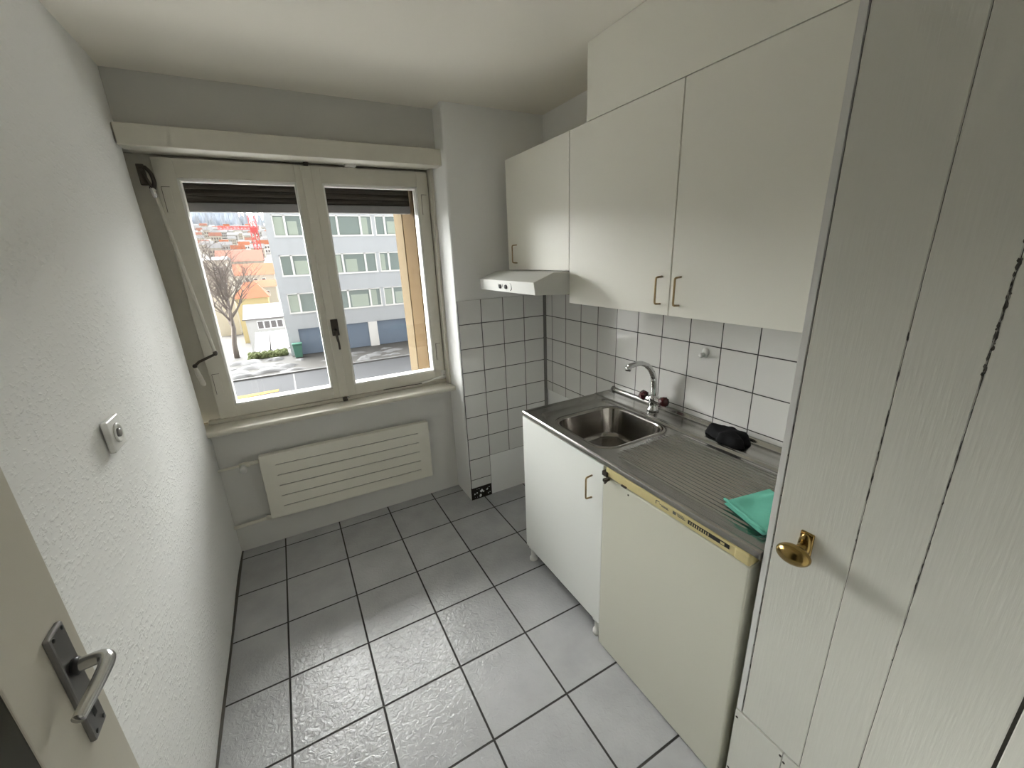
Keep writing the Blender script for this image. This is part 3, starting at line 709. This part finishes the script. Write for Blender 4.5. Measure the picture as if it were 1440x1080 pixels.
# opposite block
S = 1.1205; OY = 33.95
def ox(x30): return .4793+(x30-.4793)*S
def oz(z30): return 1.6108+(z30-1.6108)*S
blk = thing('office_block', 'pale blue-grey office block with rows of windows and garage doors across the street', 'building', (ox(7), OY, G))
b = MB(); b.box(ox(.25), ox(.95), OY, OY+.35, G+.05, oz(-2.78)); x0, x1 = ox(.25), ox(16)
rows = [(4.75, 3.44), (2.22, .90), (-.31, -1.61)]
wins = [(.67, 3.0, [1.40, 2.55]), (3.35, 7.0, [4.65, 6.2]), (7.2, 10.85, [7.9, 9.5]), (11.2, 14.9, [12.4, 13.8])]
zlv = [oz(-2.78)] + [oz(v) for r_ in reversed(rows) for v in (r_[1], r_[0])] + [oz(6.2)]
for i in range(0, len(zlv), 2): b.box(x0, x1, OY, OY+.3, zlv[i], zlv[i+1])
for zt, zb in rows:
    xs = [.25] + [v for w_ in wins for v in w_[:2]] + [16]
    for i in range(0, len(xs), 2): b.box(ox(xs[i]), ox(xs[i+1]), OY, OY+.3, oz(zb), oz(zt))
b.box(x0, x1, OY+.3, OY+12, G+.05, oz(6.2)); b.build('wall', 'ext_wall', blk)
MB().box(x0-.2, x1+.2, OY-.25, OY+12.2, oz(6.2), oz(6.5)).build('roof', 'ext_white', blk)
for ri, (zt, zb) in enumerate(rows):
    for wi, (wa, wb_, mu) in enumerate(wins):
        fm = MB(); a, c, t, bo = ox(wa), ox(wb_), oz(zt), oz(zb); w = .08
        fm.box(a-.02, c+.02, OY-.10, OY+.1, bo-.10, bo+.02); fm.box(a, c, OY+.02, OY+.15, t-w, t); fm.box(a, a+w, OY+.02, OY+.15, bo, t); fm.box(c-w, c, OY+.02, OY+.15, bo, t)
        for m_ in mu: fm.box(ox(m_)-.07, ox(m_)+.07, OY+.02, OY+.15, bo, t)
        f_ = fm.build('window', 'ext_white', blk)
        p = MB(); ed = [a] + [ox(m_) for m_ in mu] + [c]
        for k in range(len(ed)-1):
            p.box(ed[k], ed[k+1], OY+.16, OY+.20, bo, t, 'ext_pane')
            u0 = ed[k]+.12*(ed[k+1]-ed[k]); u1 = ed[k]+(.62 if (k+wi+ri) % 2 else .9)*(ed[k+1]-ed[k])
            if (k+ri*2+wi) % 3 != 2: p.box(u0, u1, OY+.150, OY+.162, bo+.04, bo+(t-bo)*(.70 if k % 2 else .9), 'ext_pane_pale')
        p.build('pane', None, f_)
for a, c in [(.95, 3.3), (3.5, 5.75), (6.4, 8.75), (8.95, 11.2), (11.8, 14.2)]:
    g_ = MB(); g_.box(ox(a), ox(c), OY+.22, OY+.30, G+.06, oz(-2.78), bev=.01)
    for k in range(1, 6): g_.box(ox(a), ox(c), OY+.214, OY+.222, G+.06+k*.34, G+.08+k*.34)
    g_.build('garage_door', 'garage', blk)
for a, c in [(3.3, 3.5), (5.75, 6.4), (8.75, 8.95), (11.2, 11.8), (14.2, 16)]: MB().box(ox(a), ox(c), OY, OY+.35, G+.05, oz(-2.78)).build('pillar', 'ext_white', blk)
bn = thing('wheelie_bin', 'dark green bin standing by the first garage door of the office block', 'bin', (.72, 33.2, G))
b = MB(); b.prism([(.46, G+.12), (.98, G+.12), (1.06, G+1.1), (.40, G+1.1)], 1, 32.9, 33.5, bev=.03); b.build('body', 'bin', bn)
b = MB(); b.box(.37, 1.09, 32.84, 33.55, G+1.1, G+1.2, bev=.03); b.build('lid', 'bin', bn)
# bare tree
tr = thing('bare_tree', 'leafless street tree with a wide crown left of the office block', 'tree', (-3.67, 36.4, G))
rnd = random.Random(5)
bt, bb = MB(), MB()
def branch(p, d, L, r, depth):
    n = 4; pts = [p]; q = Vector(p); dd = Vector(d).normalized()
    for i in range(n):
        dd = (dd + Vector((rnd.uniform(-.2, .2), rnd.uniform(-.2, .2), rnd.uniform(-.05, .16)))).normalized()
        q = q + dd*L/n; pts.append(q.copy())
    (bt if depth == 0 else bb).tube(pts, [r*(1-.5*i/n) for i in range(n+1)], n=6 if depth < 2 else 4)
    if depth >= 4: return
    for k in range([11, 6, 5, 4][depth]):
        t = rnd.uniform(.35, 1.0); i = min(n-1, int(t*n)); s0 = pts[i].lerp(pts[i+1], t*n-i)
        a = rnd.uniform(0, 2*math.pi); out = Vector((math.cos(a), math.sin(a)*.7, rnd.uniform(.1, .75))).normalized()
        branch(s0, (dd*.55+out*.8), L*rnd.uniform(.5, .76), r*.42, depth+1)
branch((-3.67, 36.4, G), (-.03, 0, 1), 4.7, .22, 0)
bt.build('trunk', 'bark', tr); bb.build('branches', 'bark', tr)
# hedge
b = MB(); bm = b.bm; rnd = random.Random(3)
for i in range(420):
    x = rnd.uniform(-2.7, -.1); y = rnd.uniform(34.7, 35.7); z = G+rnd.uniform(.02, .40)
    s = rnd.uniform(.08, .2); T = Matrix.Translation((x, y, z)) @ Matrix.Rotation(rnd.uniform(0, 6), 4, (rnd.random(), rnd.random(), rnd.random()+.1)) @ Matrix.Scale(s, 4)
    bm_ = bmesh.new(); bmesh.ops.create_icosphere(bm_, subdivisions=1, radius=1, matrix=T); b._merge(bm_, None)
tag(b.build('hedge', 'hedge'), 'low scrubby green hedge behind the snowy pavement', 'hedge')

# terrain: falls behind the street, then rises to the town hill
def gz_(x, y):
    if y < 37.5: return G
    if y < 100: return G - 5.5*sst(37.5, 60, y)
    if y < 175: return G-5.5 + 15*sst(100, 185, y)
    base = G-5.5 + 15*sst(100, 185, y)
    return base + (y-175)*.100*sst(165, 300, y)
b = MB(); bm = b.bm; g = []
ys = [37.5+i*5 for i in range(0, 30)] + [190+i*20 for i in range(0, 36)]
xs = [-330+i*15 for i in range(0, 45)]
for y in ys:
    g.append([bm.verts.new((x*(1 if y > 180 else .6), y, gz_(x, y) + (2.5*math.sin(x*.05+y*.013)+1.5*math.sin(x*.11-y*.03))*sst(170, 400, y))) for x in xs])
for i in range(len(ys)-1):
    for j in range(len(xs)-1): bm.faces.new([g[i][j], g[i][j+1], g[i+1][j+1], g[i+1][j]]).smooth = True
struct(b.build('hillside', 'hill'), 'snowy hillside behind the town')

def house(name, label, cat, x0, x1, y0, y1, zb, ze, zr, wall, roof, hip=False, wins=None, group=None, over=.25, roofax=0):
    t = thing(name, label, cat, ((x0+x1)/2, (y0+y1)/2, zb), group)
    MB().box(x0, x1, y0, y1, zb, ze).build('wall', wall, t)
    b = MB(); bm = b.bm; o = over; ym = (y0+y1)/2
    if hip:
        k = min((x1-x0)*.32, 2.0)
        e = [(x0-o, y0-o, ze), (x1+o, y0-o, ze), (x1+o, y1+o, ze), (x0-o, y1+o, ze)]; rg = [(x0+k, ym, zr), (x1-k, ym, zr)]
        v = [bm.verts.new(p) for p in e+rg]
        for q in ((0, 1, 5, 4), (1, 2, 5), (2, 3, 4, 5), (3, 0, 4), (3, 2, 1, 0)): bm.faces.new([v[i] for i in q])
        bmesh.ops.recalc_face_normals(bm, faces=bm.faces)
    else:
        b.prism([(y0-o, ze), (y1+o, ze), (ym, zr)], 0, x0-o, x1+o)
    b.build('roof', roof, t)
    for (u0, u1, z0, z1) in wins or []:
        w = MB().box(u0-.1, u1+.1, y0-.06, y0+.02, z0-.1, z1+.1).build('window', 'ext_white', t)
        MB().box(u0, u1, y0-.08, y0-.055, z0, z1).build('pane', 'dark_win', w)
    return t
# sheds / greenhouse with snow-laden roofs just beyond the hedge
for k, (x0, x1) in enumerate(((-2.7, -1.55), (-1.35, .1))):
    t = thing('shed', ['low shed with a slanting snow roof behind the hedge, farther from the office block', 'low shed with a slanting snow roof behind the hedge, against the office block'][k], 'shed', (x0, 43, -9.5), 'sheds behind the hedge')
    MB().prism([(41.5, -9.5), (47, -9.5), (47, -5.2), (41.5, -6.05)], 0, x0, x1).build('wall', 'pale', t)
    MB().prism([(41.2, -6.10), (47.2, -5.17), (47.2, -5.0), (41.2, -5.93)], 0, x0-.06, x1+.06).build('roof', 'roof_snow', t)
    for q in range(4):
        xb = x0+(x1-x0)*q/3
        MB().prism([(41.2, -5.94), (47.2, -5.01), (47.2, -4.95), (41.2, -5.88)], 0, xb-.05, xb+.05).build('roof_bar', 'dark_win', t)
wn = [(-2.95+i*.72, -2.40+i*.72, -5.95, -5.10) for i in range(4)]
house('workshop', 'flat white workshop with four dark windows and snow on its roof', 'building', -4.2, -.05, 58, 68, -10.5, -4.7, -3.3, 'pale', 'roof_snow', wins=wn)
MB().box(-4.5, .2, 57.66, 57.76, -4.80, -4.66).build('gutter', 'dark_win', D.objects['workshop'])
wn = [(-4.9+i*.95, -4.35+i*.95, -5.6, -4.7) for i in range(3)]
house('villa', 'yellow villa with an orange hipped roof left of the office block', 'house', -6.6, -1.95, 80, 88, -11.5, -3.5, -1.0, 'yellow_wall', 'roof_orange', True, wn, over=.35)
wn = [(-9.6, -9.1, .2, 1.6), (-8.9, -8.4, .2, 1.6), (-9.6, -9.1, -2.2, -1.0), (-8.9, -8.4, -2.2, -1.0)]
house('apartment_house', 'tall pale apartment house behind the bare tree', 'building', -11.4, -7.9, 92, 104, -11, 2.9, 3.6, 'cream', 'roof_snow', wins=wn)
house('terraced_house', 'long house with an orange roof above the yellow villa', 'house', -9.4, -.6, 112, 124, -11, -.4, 2.2, 'cream', 'roof_orange', wins=[(-8+i*1.6, -7.3+i*1.6, -2.4, -1.2) for i in range(4)])
house('town_house', 'cream house with a narrow orange roof beside the office block', 'house', -4.3, -.6, 98, 106, -11, -2.6, -1.3, 'cream', 'roof_orange', wins=[(-3.6, -3.1, -4.3, -3.4), (-2.4, -1.9, -4.3, -3.4)])
house('terraced_house', 'pinkish-roofed long house behind the other terrace, farther up', 'house', -15.5, -3.2, 152, 166, -8, 3.1, 6.6, 'cream', 'roof_pink', wins=[(-14+i*2.4, -13+i*2.4, .6, 2.0) for i in range(4)])
house('town_house', 'small house with a faded red roof at the left window edge', 'house', -20, -14.5, 140, 150, -8, 1.0, 4.0, 'cream', 'roof_pink', wins=[(-18.5, -17.6, -2, -.5), (-16.5, -15.6, -2, -.5)])
# distant town: one house mesh copied
rnd = random.Random(21)
protos = []
for nm, wm, rm in (('a', 'cream', 'roof_snow'), ('b', 'pale', 'roof_snow'), ('c', 'cream', 'roof_pink'), ('d', 'ext_white', 'roof_orange')):
    b = MB(); b.box(-.5, .5, -.35, .35, -.6, .45, wm); b.prism([(-.42, .44), (.42, .44), (0, .85)], 0, -.56, .56, rm)
    for i in range(4): b.box(-.40+i*.22, -.27+i*.22, -.36, -.345, .05, .25, 'dark_win'); b.box(-.40+i*.22, -.27+i*.22, -.36, -.345, -.3, -.1, 'dark_win')
    o = b.build('distant_house'); protos.append(o)
used = set()
def hz(x, y): return gz_(x, y) + (2.5*math.sin(x*.05+y*.013)+1.5*math.sin(x*.11-y*.03))*sst(170, 400, y)
y = 205
while y < 505:
    wdt = (y+2.57)*.22; n = max(4, int(wdt/7.2))
    for k in range(n):
        x = .48 + (y+2.57)*(-.19 + .22*(k+.5+rnd.uniform(-.08, .08))/n); sc = rnd.uniform(3.4, 4.7); yy = y+rnd.uniform(-2.5, 2.5)
        kd = rnd.choice([0, 0, 0, 1, 1, 1, 2, 2, 3] if y > 250 else [0, 1, 2, 3])
        o = protos[kd] if kd not in used else protos[kd].copy()
        if kd in used: COL.objects.link(o)
        used.add(kd)
        o.location = (x, yy, hz(x, yy)+sc*.45); o.scale = (sc*rnd.uniform(.9, 1.25), sc, sc*rnd.uniform(.8, 1.1)); o.rotation_euler = (0, 0, rnd.uniform(-.2, .2))
        tag(o, ['small distant cream house with snowy roof on the hillside', 'small distant pale house with snowy roof on the hillside', 'small distant house with faded red roof on the hillside', 'small distant white house with orange roof on the hillside'][kd], 'house', ['cream snowy houses on the hillside', 'pale snowy houses on the hillside', 'red-roofed houses on the hillside', 'orange-roofed houses on the hillside'][kd])
    y += 14.5 + (y-205)*.02
# forest on the ridge (thousands of conifers)
b = MB(); rnd = random.Random(9); i0 = b._mi('forest')
for k in range(2600):
    y = rnd.uniform(528, 880); x = .48+(y+2.6)*rnd.uniform(-.34, -.05 if rnd.random() < .93 else .06)
    z = gz_(x, y) + (2.5*math.sin(x*.05+y*.013)+1.5*math.sin(x*.11-y*.03)); h = rnd.uniform(11, 20); r = h*.2
    vs = [b.bm.verts.new((x+r*math.cos(a), y+r*math.sin(a), z)) for a in [R(72*q) for q in range(5)]]; tp_ = b.bm.verts.new((x, y, z+h))
    for q in range(5): b.bm.faces.new([vs[q], vs[(q+1) % 5], tp_])
o = b.build('conifer_forest'); tag(o, 'frosted conifer forest covering the ridge behind the town', 'forest', kind='stuff')
# crane
cr = thing('tower_crane', 'red tower crane rising over the town roofs', 'crane', (-20, 190, 2))
def lattice(b, p, q, w, n, r=.14):
    p, q = Vector(p), Vector(q); d = (q-p).normalized(); u = d.orthogonal().normalized(); v = d.cross(u)
    cs = [(u+v)*w/2, (u-v)*w/2, (-u-v)*w/2, (-u+v)*w/2]
    for c in cs: b.tube([p+c, q+c], r, n=4)
    for i in range(n):
        a = p.lerp(q, i/n); e = p.lerp(q, (i+1)/n)
        for k in range(4): b.tube([a+cs[k], e+cs[(k+1) % 4]], r*.7, n=4)
cxx = -4.9
b = MB(); lattice(b, (cxx, 190, 2), (cxx, 190, 20), 1.7, 10, .16); b.build('mast', 'crane', cr)
b = MB(); lattice(b, (-16.5, 191.4, 15.5), (-3.2, 191.4, 15.5), .8, 12, .10); b.build('jib', 'crane', cr)
b = MB(); b.box(cxx-1, cxx+1, 188.2, 189.1, 13.6, 15.2); b.build('cab', 'crane', cr)

# ================================================================== light
w = D.worlds.new('overcast_sky'); SC.world = w; w.use_nodes = True; nt = w.node_tree; nt.nodes.clear()
o = nt.nodes.new('ShaderNodeOutputWorld'); bg = nt.nodes.new('ShaderNodeBackground'); nt.links.new(bg.outputs[0], o.inputs[0])
tc = nt.nodes.new('ShaderNodeTexCoord')
SKY_DIM, SKY_BRIGHT = 1.5, 31.0
dp = nt.nodes.new('ShaderNodeVectorMath'); dp.operation = 'DOT_PRODUCT'; nt.links.new(tc.outputs['Generated'], dp.inputs[0])
dp.inputs[1].default_value = Vector((-.40, .82, .40)).normalized()
mr = nt.nodes.new('ShaderNodeMapRange'); mr.interpolation_type = 'SMOOTHSTEP'
mr.inputs['From Min'].default_value = .30; mr.inputs['From Max'].default_value = .95; mr.inputs['To Min'].default_value = SKY_DIM; mr.inputs['To Max'].default_value = SKY_BRIGHT
nt.links.new(dp.outputs['Value'], mr.inputs['Value']); nt.links.new(mr.outputs[0], bg.inputs['Strength'])
bg.inputs['Color'].default_value = (1.0, .993, .965, 1)
# added fill light in the unseen hall behind the camera
lp = D.lights.new('hall_fill_light', 'AREA'); lp.shape = 'DISK'; lp.size = .35; lp.energy = 2; lp.color = (1, .93, .84)
lo = D.objects.new('hall_fill_light', lp); COL.objects.link(lo); lo.location = (.75, YB-1.0, H-.06); tag(lo, 'added fill light in the unseen hall outside the kitchen doorway', 'lamp')

# ================================================================== camera
cam = D.cameras.new('camera'); co = D.objects.new('camera', cam); COL.objects.link(co); SC.camera = co
cam.sensor_fit = 'HORIZONTAL'; cam.sensor_width = 36; cam.lens = 575.786/1440*36; cam.clip_start = .02; cam.clip_end = 3000
yaw, pitch, roll = .4915, -.3042, -.0411
fw = Vector((math.sin(yaw)*math.cos(pitch), math.cos(yaw)*math.cos(pitch), math.sin(pitch)))
rt = Vector((math.cos(yaw), -math.sin(yaw), 0)); up = rt.cross(fw)
r2 = rt*math.cos(roll)+up*math.sin(roll); u2 = -rt*math.sin(roll)+up*math.cos(roll)
co.matrix_world = Matrix(((r2.x, u2.x, -fw.x, .4793), (r2.y, u2.y, -fw.y, -2.5692), (r2.z, u2.z, -fw.z, 1.6108), (0, 0, 0, 1)))
SC.view_settings.view_transform = 'Standard'; SC.view_settings.look = 'None'; SC.view_settings.gamma = 1; SC.view_settings.use_curve_mapping = False
SC.view_settings.exposure = 0.15
SC.cycles.use_denoising = True
SC.cycles.max_bounces = 16; SC.cycles.diffuse_bounces = 10; SC.cycles.glossy_bounces = 6; SC.cycles.transparent_max_bounces = 12
SC.cycles.sample_clamp_indirect = 8
